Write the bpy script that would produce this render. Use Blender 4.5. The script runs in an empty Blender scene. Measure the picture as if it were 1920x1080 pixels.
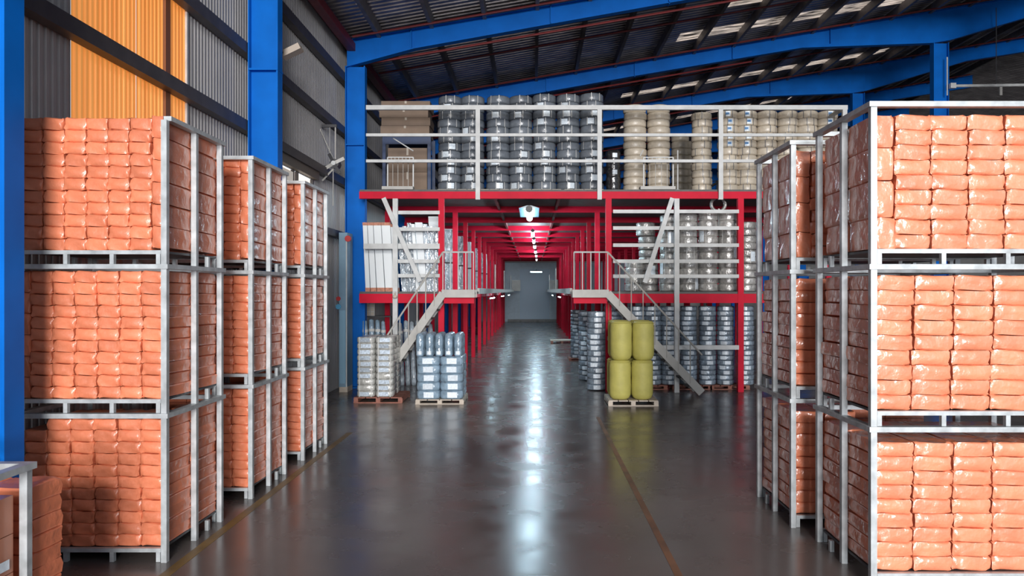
import bpy, math, random
from mathutils import Vector, Matrix
random.seed(7)
D = bpy.data
sc = bpy.context.scene
C = sc.collection
PI = math.pi

# ------------------------------------------------------------------ camera, world, light, exposure
F = 1400.0
H = 2.3
cd = D.cameras.new('camera'); cam = D.objects.new('camera', cd); C.objects.link(cam)
cam.location = (0, 0, H); cam.rotation_euler = (PI/2, 0, 0)
cd.sensor_width = 36; cd.lens = F/1920*36
cd.shift_x = -40/1920; cd.shift_y = 5/1920; cd.clip_end = 300; cd.clip_start = .05
sc.camera = cam

w = D.worlds.new('world'); sc.world = w; w.use_nodes = True
bg = w.node_tree.nodes['Background']
bg.inputs[0].default_value = (.80, .88, 1, 1); bg.inputs[1].default_value = .8

def area(name, loc, target, sx, sy, power, col):
    l = D.lights.new(name, 'AREA'); l.shape = 'RECTANGLE'; l.size = sx; l.size_y = sy
    l.energy = power; l.color = col
    o = D.objects.new(name, l); C.objects.link(o); o.location = loc
    o.rotation_euler = (Vector(target)-Vector(loc)).to_track_quat('-Z', 'Y').to_euler()
    return o
# bright yard light coming in through the loading door behind the camera
area('yard_daylight', (2.6, -21, 9.2), (0, 12, 1.6), 6, 3.2, 5000, (1, .96, .91))
# added fill lamp low behind the camera, brightens rafters and roof underside
area('roof_fill_light', (4.0, -32, 4.4), (2, 20, 6.0), 13, 4.5, 13500, (.97, .97, 1))

sc.view_settings.view_transform = 'Standard'
sc.view_settings.look = 'None'
sc.view_settings.gamma = 1
sc.view_settings.exposure = 0.0
sc.view_settings.use_curve_mapping = False
sc.cycles.use_denoising = True
sc.cycles.max_bounces = 6
sc.cycles.diffuse_bounces = 4
sc.cycles.sample_clamp_indirect = 6

# ------------------------------------------------------------------ helpers
def X(px, Z): return (px-1000)*Z/F
def Zh(py, Z): return H+(545-py)*Z/F

class MB:
    def __init__(s): s.v = []; s.f = []
    def add(s, v, f):
        n = len(s.v); s.v += [tuple(p) for p in v]; s.f += [tuple(i+n for i in q) for q in f]; return s
    def box(s, x0, x1, y0, y1, z0, z1):
        return s.add([(x0,y0,z0),(x1,y0,z0),(x1,y1,z0),(x0,y1,z0),(x0,y0,z1),(x1,y0,z1),(x1,y1,z1),(x0,y1,z1)],
                     [(3,2,1,0),(4,5,6,7),(0,1,5,4),(1,2,6,5),(2,3,7,6),(3,0,4,7)])
    def bar(s, a, b, w, h, up=(0,0,1)):
        a = Vector(a); b = Vector(b); d = (b-a).normalized(); up = Vector(up)
        if abs(d.dot(up)) > .99: up = Vector((0,1,0))
        r = d.cross(up).normalized(); u = r.cross(d)
        r *= w/2; u *= h/2
        return s.add([a-r-u,a+r-u,a+r+u,a-r+u,b-r-u,b+r-u,b+r+u,b-r+u],
                     [(0,1,2,3),(7,6,5,4),(4,5,1,0),(5,6,2,1),(6,7,3,2),(7,4,0,3)])
    def cyl(s, a, b, r, n=10, r2=None, caps=True):
        a = Vector(a); b = Vector(b); d = (b-a).normalized()
        r2 = r if r2 is None else r2
        t = Vector((0,0,1)) if abs(d.z) < .9 else Vector((1,0,0))
        u = d.cross(t).normalized(); v = u.cross(d)
        vs = []
        for k in range(n):
            c = u*math.cos(2*PI*k/n)+v*math.sin(2*PI*k/n); vs.append(a+c*r)
        for k in range(n):
            c = u*math.cos(2*PI*k/n)+v*math.sin(2*PI*k/n); vs.append(b+c*r2)
        fs = [(k,k+n,(k+1)%n+n,(k+1)%n) for k in range(n)]
        if caps: fs += [tuple(range(n)), tuple(range(2*n-1, n-1, -1))]
        return s.add(vs, fs)
    def lathe(s, prof, n=20, closed=False):
        m = len(prof); vs = []
        for k in range(n):
            c, q = math.cos(2*PI*k/n), math.sin(2*PI*k/n)
            vs += [(r*c, r*q, z) for r, z in prof]
        fs = []
        for k in range(n):
            for j in range(m if closed else m-1):
                a = k*m+j; b = k*m+(j+1)%m; c2 = ((k+1)%n)*m+(j+1)%m; d2 = ((k+1)%n)*m+j
                fs.append((a,d2,c2,b))
        return s.add(vs, fs)
    def mesh(s, name, m, smooth=False):
        me = D.meshes.new(name); me.from_pydata(s.v, [], s.f); me.materials.append(m)
        if smooth: me.polygons.foreach_set('use_smooth', [True]*len(me.polygons))
        me.update(); return me

def put(name, me, parent=None, loc=(0,0,0), rot=(0,0,0)):
    o = D.objects.new(name, me); C.objects.link(o)
    o.location = loc; o.rotation_euler = rot
    if parent: o.parent = parent
    return o
def obj(name, mb, m, parent=None, loc=(0,0,0), smooth=False, rot=(0,0,0)):
    return put(name, mb.mesh(name, m, smooth), parent, loc, rot)
def tag(o, label, cat, group=None):
    o['label'] = label; o['category'] = cat
    if group: o['group'] = group
    return o
def thing(name, label, cat, loc=(0,0,0), group=None, rotz=0):
    o = D.objects.new(name, None); C.objects.link(o); o.location = loc; o.rotation_euler = (0,0,rotz)
    o.empty_display_size = .1
    return tag(o, label, cat, group)
def struct(o): o['kind'] = 'structure'; return o
def local(b, org):
    b.v = [(p[0]-org[0], p[1]-org[1], p[2]-org[2]) for p in b.v]; return b

# ------------------------------------------------------------------ materials
def mat(name, col, rough=.5, metal=0, var=0, noise=0, nscale=5, bump=0, bscale=20, coat=0, coat_r=.1, spec=.5, emit=None, es=0,
        trans=0, stretch=(1,1,1), alpha=1, hsv=True):
    m = D.materials.new(name); m.use_nodes = True; nt = m.node_tree; n = nt.nodes; L = nt.links
    p = n['Principled BSDF']
    p.inputs['Roughness'].default_value = rough; p.inputs['Metallic'].default_value = metal
    p.inputs['Specular IOR Level'].default_value = spec
    p.inputs['Coat Weight'].default_value = coat; p.inputs['Coat Roughness'].default_value = coat_r
    p.inputs['Base Color'].default_value = (*col, 1)
    if trans: p.inputs['Transmission Weight'].default_value = trans
    if alpha < 1: p.inputs['Alpha'].default_value = alpha
    if emit: p.inputs['Emission Color'].default_value = (*emit, 1); p.inputs['Emission Strength'].default_value = es
    tc = n.new('ShaderNodeTexCoord'); mp = n.new('ShaderNodeMapping'); mp.inputs['Scale'].default_value = stretch
    L.new(tc.outputs['Object'], mp.inputs[0])
    oi = n.new('ShaderNodeObjectInfo')
    ad = n.new('ShaderNodeVectorMath'); ad.operation = 'ADD'
    L.new(mp.outputs[0], ad.inputs[0]); L.new(oi.outputs['Random'], ad.inputs[1])
    src = None
    if var or noise:
        hs = n.new('ShaderNodeHueSaturation'); hs.inputs['Color'].default_value = (*col, 1)
        mr = n.new('ShaderNodeMapRange'); mr.inputs['To Min'].default_value = 1-var; mr.inputs['To Max'].default_value = 1+var
        L.new(oi.outputs['Random'], mr.inputs[0]); val = mr.outputs[0]
        if noise:
            no = n.new('ShaderNodeTexNoise'); no.inputs['Scale'].default_value = nscale; no.inputs['Detail'].default_value = 4
            L.new(ad.outputs[0], no.inputs[0])
            m2 = n.new('ShaderNodeMapRange'); m2.inputs['From Min'].default_value = .3; m2.inputs['From Max'].default_value = .7
            m2.inputs['To Min'].default_value = 1-noise; m2.inputs['To Max'].default_value = 1+noise
            L.new(no.outputs[0], m2.inputs[0])
            mu = n.new('ShaderNodeMath'); mu.operation = 'MULTIPLY'
            L.new(val, mu.inputs[0]); L.new(m2.outputs[0], mu.inputs[1]); val = mu.outputs[0]
        L.new(val, hs.inputs['Value']); L.new(hs.outputs[0], p.inputs['Base Color'])
    if bump:
        nb = n.new('ShaderNodeTexNoise'); nb.inputs['Scale'].default_value = bscale; nb.inputs['Detail'].default_value = 3
        L.new(ad.outputs[0], nb.inputs[0])
        bp = n.new('ShaderNodeBump'); bp.inputs['Strength'].default_value = bump; bp.inputs['Distance'].default_value = .02
        L.new(nb.outputs[0], bp.inputs['Height']); L.new(bp.outputs[0], p.inputs['Normal'])
        if coat: L.new(bp.outputs[0], p.inputs['Coat Normal'])
    return m

M = {}
M['orange'] = mat('orange_film', (.70, .205, .10), .5, var=.14, noise=.10, nscale=6, bump=.45, bscale=12, coat=.45, coat_r=.18)
M['orange_r'] = mat('orange_film_pale', (.78, .25, .13), .45, var=.10, noise=.10, nscale=5, bump=1.0, bscale=8, coat=1, coat_r=.16)
M['cage'] = mat('galvanised_steel', (.47, .50, .51), .42, .35, noise=.25, nscale=9)
M['blue'] = mat('blue_paint', (.001, .125, .50), .55, noise=.12, nscale=2, spec=.12)
M['red'] = mat('red_paint', (.58, .003, .028), .55, noise=.10, nscale=3, spec=.18)
M['rust'] = mat('red_oxide', (.15, .016, .016), .5, noise=.2)
M['white_steel'] = mat('white_painted_steel', (.56, .57, .56), .5, noise=.12, nscale=5)
M['stair'] = mat('grey_painted_steel', (.42, .41, .38), .5, noise=.12, nscale=4)
M['sheet'] = mat('grey_wall_sheet', (.40, .39, .385), .55, noise=.12, nscale=1.2)
M['roofsheet'] = mat('roof_sheet', (.30, .275, .28), .35, .5, noise=.35, nscale=2)
M['purlin'] = mat('dark_purlin', (.16, .145, .14), .5, noise=.2)
M['girt'] = mat('dark_girt', (.06, .052, .05), .5, noise=.2)
M['concrete'] = mat('concrete', (.3, .29, .28), .8, noise=.2)
M['deck'] = mat('deck_plate', (.10, .095, .09), .6, noise=.2)
M['coil_dark'] = mat('dark_coil', (.145, .165, .19), .35, var=.22, noise=.15, nscale=9, bump=.3, bscale=30, coat=.7, coat_r=.2)
M['coil_cream'] = mat('cream_coil', (.56, .49, .39), .45, var=.10, noise=.10, nscale=12, bump=.25, bscale=30, coat=.4, coat_r=.25)
M['coil_silver'] = mat('silver_coil', (.38, .37, .35), .3, .25, var=.2, noise=.4, nscale=10, bump=.8, bscale=18, coat=1, coat_r=.12)
M['coil_blue'] = mat('bluish_coil', (.24, .30, .36), .3, .2, var=.25, noise=.4, nscale=12, bump=.7, bscale=22, coat=1, coat_r=.15)
M['label'] = mat('white_label', (.72, .80, .86), .3, var=.2, noise=.15, nscale=30, coat=.6)
M['label_dim'] = mat('pale_label', (.5, .58, .66), .3, var=.3, noise=.3, nscale=30, coat=.6)
M['strap'] = mat('clear_strap', (.6, .6, .58), .3, coat=.5)
M['strap_d'] = mat('dark_strap', (.16, .16, .17), .4)
M['print'] = mat('blue_print', (.05, .2, .45), .5)
M['carton'] = mat('brown_carton', (.23, .165, .12), .8, var=.12, noise=.1, nscale=3)
M['rackblue'] = mat('dark_blue_rack', (.006, .028, .095), .45, noise=.1)
M['white_board'] = mat('white_panel_board', (.80, .84, .85), .35, var=.05, coat=.3)
M['copper'] = mat('copper_wrap', (.5, .2, .12), .5, noise=.3, nscale=15, bump=.5)
M['clear'] = mat('shrink_wrap_grey', (.36, .42, .47), .25, var=.25, noise=.4, nscale=7, bump=.9, bscale=12, coat=1, coat_r=.1)
M['pack_blue'] = mat('wrapped_blue_roll', (.25, .35, .44), .3, var=.1, noise=.3, nscale=8, bump=.8, bscale=14, coat=1, coat_r=.12)
M['pack_silver'] = mat('wrapped_silver_pack', (.50, .50, .47), .3, .15, var=.1, noise=.3, nscale=10, bump=.8, bscale=16, coat=1, coat_r=.12)
M['side_film'] = mat('grey_blue_film', (.25, .31, .36), .3, noise=.2, bump=.6, bscale=8, coat=1, coat_r=.15)
M['yellow'] = mat('yellow_sack', (.52, .475, .125), .6, var=.04, noise=.10, nscale=5, bump=.35, bscale=10)
M['wood_red'] = mat('reddish_wood', (.30, .12, .085), .75, noise=.25, nscale=8)
M['wood_pale'] = mat('pale_wood', (.55, .48, .40), .75, noise=.15)
M['endwall'] = mat('blue_grey_wall', (.62, .72, .80), .6, noise=.06)
M['cab'] = mat('pale_blue_steel', (.20, .33, .44), .45, noise=.06)
M['redbit'] = mat('red_plastic', (.5, .03, .03), .4)
M['bluebit'] = mat('light_blue_plastic', (.1, .4, .65), .4)
M['black'] = mat('black_plastic', (.02, .02, .022), .25, noise=.3, bump=.8, bscale=14, coat=1, coat_r=.1)
M['dark'] = mat('dark_metal', (.05, .05, .055), .5)
M['lamp'] = mat('lamp_tube', (1, 1, 1), .5, emit=(.62, .86, 1), es=80)
M['lampdim'] = mat('lamp_tube_soft', (1, 1, 1), .5, emit=(.62, .86, 1), es=30)
M['tray'] = mat('lamp_reflector', (.14, .22, .28), .3)
M['lineyellow'] = mat('worn_yellow_paint', (.19, .115, .03), .45, noise=.35, nscale=3)
M['lineorange'] = mat('worn_orange_paint', (.19, .085, .04), .45, noise=.4, nscale=3)
M['boxside'] = mat('brown_case', (.42, .16, .09), .5, noise=.12, coat=.3)
M['daylit'] = mat('daylit_window', (.8, .8, .8), .5, emit=(1, .86, .74), es=1.1)
M['daylit_dim'] = mat('daylit_window_dim', (.5, .5, .5), .5, emit=(.55, .48, .40), es=.55)

# floor: polished concrete with scuffs
def floor_mat():
    m = D.materials.new('polished_floor'); m.use_nodes = True; nt = m.node_tree; n = nt.nodes; L = nt.links
    p = n['Principled BSDF']
    tc = n.new('ShaderNodeTexCoord')
    no = n.new('ShaderNodeTexNoise'); no.inputs['Scale'].default_value = .55; no.inputs['Detail'].default_value = 6
    L.new(tc.outputs['Object'], no.inputs[0])
    r = n.new('ShaderNodeValToRGB'); e = r.color_ramp.elements
    e[0].position = .3; e[0].color = (.095, .080, .075, 1); e[1].position = .75; e[1].color = (.15, .127, .118, 1)
    L.new(no.outputs[0], r.inputs[0])
    # lit area painted into the floor colour, lighter brown before the left pallets
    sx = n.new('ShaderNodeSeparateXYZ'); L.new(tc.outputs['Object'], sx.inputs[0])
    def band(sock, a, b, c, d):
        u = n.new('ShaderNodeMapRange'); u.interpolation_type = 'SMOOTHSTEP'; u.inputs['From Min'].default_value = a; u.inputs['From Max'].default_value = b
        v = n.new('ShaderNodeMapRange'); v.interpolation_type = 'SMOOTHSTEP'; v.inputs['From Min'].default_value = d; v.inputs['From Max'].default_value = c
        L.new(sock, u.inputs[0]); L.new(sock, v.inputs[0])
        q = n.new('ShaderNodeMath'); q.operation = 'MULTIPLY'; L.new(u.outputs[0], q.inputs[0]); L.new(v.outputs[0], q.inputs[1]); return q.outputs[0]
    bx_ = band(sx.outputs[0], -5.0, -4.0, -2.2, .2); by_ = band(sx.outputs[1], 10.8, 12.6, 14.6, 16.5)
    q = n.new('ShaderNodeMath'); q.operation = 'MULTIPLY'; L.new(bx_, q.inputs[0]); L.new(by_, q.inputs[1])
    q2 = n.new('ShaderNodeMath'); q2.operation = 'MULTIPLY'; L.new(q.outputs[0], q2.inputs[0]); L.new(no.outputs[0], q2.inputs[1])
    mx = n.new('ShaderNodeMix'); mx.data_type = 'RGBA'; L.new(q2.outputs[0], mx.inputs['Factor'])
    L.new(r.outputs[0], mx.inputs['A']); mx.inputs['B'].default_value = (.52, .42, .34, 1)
    L.new(mx.outputs['Result'], p.inputs['Base Color'])
    n2 = n.new('ShaderNodeTexNoise'); n2.inputs['Scale'].default_value = 1.6; n2.inputs['Detail'].default_value = 5
    L.new(tc.outputs['Object'], n2.inputs[0])
    mr = n.new('ShaderNodeMapRange'); mr.inputs['From Min'].default_value = .3; mr.inputs['From Max'].default_value = .7
    mr.inputs['To Min'].default_value = .17; mr.inputs['To Max'].default_value = .32
    L.new(n2.outputs[0], mr.inputs[0]); L.new(mr.outputs[0], p.inputs['Roughness'])
    mp = n.new('ShaderNodeMapping'); mp.inputs['Scale'].default_value = (1.2, 5, 1); L.new(tc.outputs['Object'], mp.inputs[0])
    n3 = n.new('ShaderNodeTexNoise'); n3.inputs['Scale'].default_value = 1.8; n3.inputs['Detail'].default_value = 3
    L.new(mp.outputs[0], n3.inputs[0])
    bp = n.new('ShaderNodeBump'); bp.inputs['Strength'].default_value = .06; bp.inputs['Distance'].default_value = .008
    L.new(n3.outputs[0], bp.inputs['Height']); L.new(bp.outputs[0], p.inputs['Normal'])
    p.inputs['Specular IOR Level'].default_value = .55
    return m
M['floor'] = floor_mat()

# translucent corrugated sheets (daylight comes through them)
def sheet_light(name, c1, c2, em, scale, axis):
    m = D.materials.new(name); m.use_nodes = True; nt = m.node_tree; n = nt.nodes; L = nt.links
    p = n['Principled BSDF']; tc = n.new('ShaderNodeTexCoord')
    mp = n.new('ShaderNodeMapping'); mp.inputs['Scale'].default_value = scale; L.new(tc.outputs['Object'], mp.inputs[0])
    no = n.new('ShaderNodeTexNoise'); no.inputs['Scale'].default_value = 1; no.inputs['Detail'].default_value = 3
    L.new(mp.outputs[0], no.inputs[0])
    r = n.new('ShaderNodeValToRGB'); e = r.color_ramp.elements
    e[0].position = .35; e[0].color = (*c1, 1); e[1].position = .65; e[1].color = (*c2, 1)
    L.new(no.outputs[0], r.inputs[0]); L.new(r.outputs[0], p.inputs['Base Color']); L.new(r.outputs[0], p.inputs['Emission Color'])
    p.inputs['Emission Strength'].default_value = em; p.inputs['Roughness'].default_value = .4
    return m
M['amber'] = sheet_light('amber_translucent_sheet', (.72, .25, .045), (.86, .36, .085), .58, (1, 9, .25), 1)
M['skylight'] = sheet_light('translucent_roof_sheet', (.03, .025, .02), (1, .86, .75), .62, (1.6, 9, 1), 0)

# ------------------------------------------------------------------ setting
Y0, Y1 = -2.0, 60.0
XL, XR = -4.62, 46.0
EAVE, SL, XRIDGE = 8.45, .172, 21.0
def roofz(x): return EAVE+SL*(min(x, 2*XRIDGE-x)+4.5)

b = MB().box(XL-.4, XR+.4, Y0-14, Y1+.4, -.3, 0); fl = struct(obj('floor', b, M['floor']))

def corr_wall(y0, y1, z0, z1, x, pitch=.10, amp=.016, out=-1):
    b = MB(); vs = []; fs = []; y = y0; pts = []
    while y < y1-1e-6:
        for t, a in ((0,0),(.28,0),(.42,1),(.72,1),(.86,0)):
            yy = min(y+t*pitch, y1)
            pts.append((yy, a*amp*out))
        y += pitch
    pts.append((y1, 0))
    for yy, dx in pts: vs += [(x+dx, yy, z0), (x+dx, yy, z1)]
    for k in range(len(pts)-1): a = 2*k; fs.append((a, a+2, a+3, a+1))
    return b.add(vs, fs)
AM0, AM1 = X(132, 1)*0+4.62*1400/868, 4.62*1400/653      # amber panel along the wall
wb = corr_wall(Y0, AM0, 0, EAVE+.2, XL)
wb2 = corr_wall(AM1, Y1, 0, EAVE+.2, XL)
# leave an opening for the high window
WY0, WY1, WZ0, WZ1 = 12.7, 15.6, 4.05, 4.62
wl = MB()
for seg in (corr_wall(Y0, AM0, 0, EAVE+.2, XL), corr_wall(AM0, AM1, 0, 3.0, XL), corr_wall(AM1, WY0, 0, EAVE+.2, XL),
            corr_wall(WY0, WY1, 0, WZ0, XL), corr_wall(WY0, WY1, WZ1, EAVE+.2, XL), corr_wall(WY1, Y1, 0, EAVE+.2, XL)):
    wl.add(seg.v, seg.f)
wall = struct(obj('wall_left', wl, M['sheet']))
# three amber sheets
for k in range(3):
    a = AM0+(AM1-AM0)*[0, .50, .81][k]; c = AM0+(AM1-AM0)*[.50, .76, 1][k]
    o = obj('translucent_sheet', corr_wall(a, c-.012, 3.0, EAVE+.2, XL+.004, .09, .02), M['amber'], wall)
obj('cover_strip', MB().box(XL-.01, XL+.035, AM0+.76*(AM1-AM0), AM0+.81*(AM1-AM0), 3, EAVE+.2), mat('brown_strip', (.25, .09, .035), .5), wall)
obj('edge_trim', MB().box(XL-.02, XL+.03, AM1-.01, AM1+.03, 3, EAVE+.2), M['white_steel'], wall)
for z, h in ((4.87, .17), (6.08, .17), (7.35, .20), (3.6, .15)):
    obj('girt', MB().box(XL+.03, XL+.17, Y0, Y1, z-h/2, z+h/2), M['girt'], wall)
# window strip high in the wall
wi = struct(obj('window_1', MB().box(XL-.06, XL-.03, WY0, WY1, WZ0, WZ1), M['daylit']))
for yy in (WY0, 13.35, 13.62, 14.3, 14.55, WY1-.05):
    obj('mullion', MB().box(XL-.05, XL+.03, yy, yy+.05, WZ0, WZ1), M['girt'], wi)
obj('louvre', MB().box(XL-.05, XL+.02, WY0+.05, WY0+.72, WZ0+.30, WZ0+.52), M['daylit_dim'], wi)
obj('louvre', MB().box(XL-.05, XL+.02, 13.7, 14.3, WZ0+.32, WZ0+.52), M['daylit_dim'], wi)
obj('window_hood', MB().box(XL+.03, XL+.12, WY0-.2, WY1+.1, WZ1, WZ1+.30), mat('brown_flashing', (.12, .095, .07), .5), wi)

struct(obj('wall_right', MB().box(XR, XR+.2, Y0, Y1, 0, roofz(XR)+.3), M['sheet']))
gb = MB()
gb.add([(XL,Y1,0),(XR,Y1,0),(XR,Y1,roofz(XR)),(XRIDGE,Y1,roofz(XRIDGE)),(XL,Y1,roofz(XL)),
        (XL,Y1+.2,0),(XR,Y1+.2,0),(XR,Y1+.2,roofz(XR)),(XRIDGE,Y1+.2,roofz(XRIDGE)),(XL,Y1+.2,roofz(XL))],
       [(0,1,2,3,4),(9,8,7,6,5),(0,5,6,1),(1,6,7,2),(2,7,8,3),(3,8,9,4),(4,9,5,0)])
struct(obj('wall_back', gb, M['sheet']))

# roof: corrugated sheet with translucent strips
def roof_strip(y0, y1, x0, x1, pitch=.20, amp=.05):
    b = MB(); vs = []; fs = []; pts = []; y = y0
    while y < y1-1e-6:
        for t, a in ((0,0),(.3,0),(.42,1),(.62,1),(.74,0)): pts.append((min(y+t*pitch, y1), a*amp))
        y += pitch
    pts.append((y1, 0))
    for yy, dz in pts: vs += [(x0, yy, roofz(x0)+dz), (x1, yy, roofz(x1)+dz)]
    for k in range(len(pts)-1): a = 2*k; fs.append((a, a+1, a+3, a+2))
    return b.add(vs, fs)
SKY = [(22.3, 23.05, 4.4, 12.2), (28.5, 29.1, 3.4, 13.6), (20.3, 20.7, 5.2, 8.0), (34.6, 35.1, 3.2, 12)]
SKY.sort()
rb = MB(); y = Y0
def addmb(dst, src): dst.add(src.v, src.f)
for (a, c, x0, x1) in SKY:
    addmb(rb, roof_strip(y, a, XL-.3, XRIDGE)); addmb(rb, roof_strip(a, c, XL-.3, x0)); addmb(rb, roof_strip(a, c, x1, XRIDGE)); y = c
addmb(rb, roof_strip(y, Y1, XL-.3, XRIDGE))
addmb(rb, roof_strip(Y0, Y1, XRIDGE, XR+.3))
ceil = struct(obj('ceiling', rb, M['roofsheet']))
for (a, c, x0, x1) in SKY:
    obj('skylight_sheet', roof_strip(a, c, x0, x1), M['skylight'], ceil)
x = -3.7
while x < XRIDGE:
    z = roofz(x)-.03
    obj('purlin', MB().box(x, x+.09, Y0, Y1, z-.26, z), M['purlin'], ceil); x += 1.25
FR = [-.28, 5.72, 11.72, 17.72, 23.72, 29.72, 35.72, 41.72, 47.72, 53.72]
# red tie rods across the purlins
yy = 2.6
while yy < 58:
    x0, x1 = -4.2, 20.5
    obj('tie_rod', MB().cyl((x0, yy, roofz(x0)-.30), (x1, yy, roofz(x1)-.30), .028, 6), M['rust'], ceil); yy += 2.95 if True else 0
for y in FR[2:7]:
    x0, x1 = -4.0, 7.0
    obj('bottom_tie', MB().cyl((x0, y+.22, roofz(x0)-.78), (x1, y+.22, roofz(x1)-.78), .028, 6), M['rust'], ceil)
obj('eaves_beam', MB().box(-4.40, -4.22, Y0, Y1, 7.98, 8.16), M['rust'], ceil)
obj('eaves_channel', MB().box(XL+.03, XL+.15, Y0, Y1, 8.2, 8.4), M['rust'], ceil)

# steel frames
ORD = ['first', 'second', 'third', 'fourth', 'fifth', 'sixth', 'seventh', 'eighth', 'ninth', 'tenth']
FW = ['blue steel frame spanning the hall just behind the camera',
      'blue steel frame nearest the camera, its column cut by the left picture edge',
      'blue steel frame whose column rises behind the first two left cage stacks',
      'blue steel frame meeting the left end of the white upper railing',
      'blue steel frame passing behind the dark coils, first one above the mezzanine',
      'blue steel frame deep in the hall, its middle column behind the right cages',
      'blue steel frame deep above the mezzanine, sixth counted along the hall',
      'blue steel frame deep above the mezzanine, seventh counted along the hall',
      'blue steel frame deep above the mezzanine, last but one',
      'blue steel frame farthest away before the gable wall']
for k, y in enumerate(FR):
    t = thing('steel_frame', FW[k], 'frame', (-4.2, y, 0))
    org = (-4.2, y, 0)
    def P(name, b, m='blue'): return obj(name, local(b, org), M[m], t)
    b = MB(); top = roofz(-4.42)-.24-.62
    b.box(-4.42, -3.98, y-.012, y+.012, 0, top)                 # web
    b.box(-4.44, -4.42, y-.11, y+.11, 0, top); b.box(-4.0, -3.975, y-.11, y+.11, 0, top)
    P('column', b)
    b = MB(); b.box(-4.46, -3.95, y-.15, y+.15, 0, .03); P('base_plate', b)
    b = MB(); b.box(-4.43, -3.97, y-.125, y+.125, 5.73, 5.76); P('splice_plate', b)
    # rafter: tapered web with flanges
    xs = [(-4.42, .62), (-2.8, .46), (3.2, .42), (8.5, .44), (12.65, 1.0), (13.2, 1.0), (17.2, .5), (XRIDGE, .55)]
    for (xa, da), (xb, db) in zip(xs[:-1], xs[1:]):
        za, zb = roofz(xa)-.24, roofz(xb)-.24
        b = MB()
        def quad(y0, y1, z0a, z0b, z1a, z1b):
            b.add([(xa,y0,z0a),(xb,y0,z0b),(xb,y0,z1b),(xa,y0,z1a),(xa,y1,z0a),(xb,y1,z0b),(xb,y1,z1b),(xa,y1,z1a)],
                  [(0,1,2,3),(7,6,5,4),(4,5,1,0),(5,6,2,1),(6,7,3,2),(7,4,0,3)])
        quad(y-.012, y+.012, za-da, zb-db, za, zb)
        quad(y-.1, y+.1, za-.02, zb-.02, za, zb)
        quad(y-.1, y+.1, za-da-.02, zb-db-.02, za-da, zb-db)
        P('rafter', b)
    for xx in (-2.9, .4, 3.2, 6.3, 9.4):
        z = roofz(xx)-.24; b = MB().box(xx, xx+.025, y-.1, y+.1, z-.46, z); P('stiffener', b)
    if k > 1:
        b = MB(); top = roofz(12.65)-1.25
        b.box(12.68, 13.12, y-.012, y+.012, 0, top); b.box(12.66, 12.68, y-.12, y+.12, 0, top); b.box(13.12, 13.14, y-.12, y+.12, 0, top)
        P('inner_column', b)

# painted floor lines
struct(obj('trim_1', MB().box(-3.02, -2.93, 3.0, 12.1, 0, .003), M['lineyellow']))
struct(obj('trim_2', MB().box(1.14, 1.205, 3.0, 13.6, 0, .003), M['lineorange']))
# end wall of the aisle under the mezzanine
EY = 55.5
ew = struct(obj('wall_end', MB().box(-4.4, 8.2, EY, EY+.2, 0, 4.38), M['endwall']))
obj('door_panel', MB().box(-1.0, 1.2, EY-.05, EY, .02, 3.9), mat('dull_blue_door', (.55, .68, .80), .5), ew)
obj('floor_kerb', MB().box(-1.9, 2.0, EY-.35, EY-.05, 0, .18), M['concrete'], ew)

# ------------------------------------------------------------------ mezzanine
MY = 17.0
mz = thing('mezzanine', 'red steel two deck mezzanine with a white railing along its upper deck', 'mezzanine', (0, MY, 0))
org = (0, MY, 0)
def PM(name, b, m, smooth=False, up=None): return obj(name, local(b, org), M[m], up or mz, smooth=smooth)
COLX = [-2.09, 1.71, 4.71, 7.9]
rows = [MY+3*k for k in range(13)]
D1, D2 = 2.26, 4.58
for i, y in enumerate(rows):
    for xc in ([-3.9] if i else [])+COLX:
        PM('column', MB().box(xc-.065, xc+.065, y-.065, y+.065, 0, D2-.18), 'red')
    PM('upper_beam', MB().box(-3.95, 8.0, y-.06, y+.06, D2-.19, D2-.03), 'red')
    PM('lower_beam', MB().box(-3.95, -2.02, y-.055, y+.055, D1-.24, D1-.03), 'red')
    PM('lower_beam', MB().box(1.64, 8.0, y-.055, y+.055, D1-.24, D1-.03), 'red')
for xc in COLX:
    PM('edge_beam', MB().box(xc-.05, xc+.05, MY, rows[-1], D1-.2, D1-.04), 'red')
for xc in (-.9, .6): PM('joist', MB().box(xc-.03, xc+.03, MY, rows[-1], D2-.14, D2-.03), 'rust')
PM('upper_deck', MB().box(-3.95, 8.0, MY-.02, EY, D2-.03, D2+.02), 'deck')
PM('lower_deck', MB().box(-3.95, -2.15, MY-.02, EY-2, D1-.03, D1+.02), 'deck')
PM('lower_deck', MB().box(1.77, 8.0, MY-.02, EY-2, D1-.03, D1+.02), 'deck')
wk1 = PM('walkway', MB().box(-2.15, -1.32, MY-.05, 52, D1-.03, D1+.02), 'deck')
wk2 = PM('walkway', MB().box(.90, 1.77, MY-.05, 52, D1-.03, D1+.02), 'deck')
PM('walkway_edge', MB().box(-1.36, -1.30, MY+1, 52, D1-.04, D1+.10), 'stair', up=wk1)
PM('walkway_edge', MB().box(.88, .94, MY+1, 52, D1-.04, D1+.10), 'stair', up=wk2)
# walkway end posts / gates seen down the aisle
for y, s in ((26, -1), (34, -1), (44, -1), (30, 1), (42, 1)):
    xx = -1.33 if s < 0 else .91
    PM('guard_post', MB().cyl((xx, y, D1), (xx, y, D1+.95), .022, 6), 'stair', up=wk1 if s < 0 else wk2)
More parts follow.
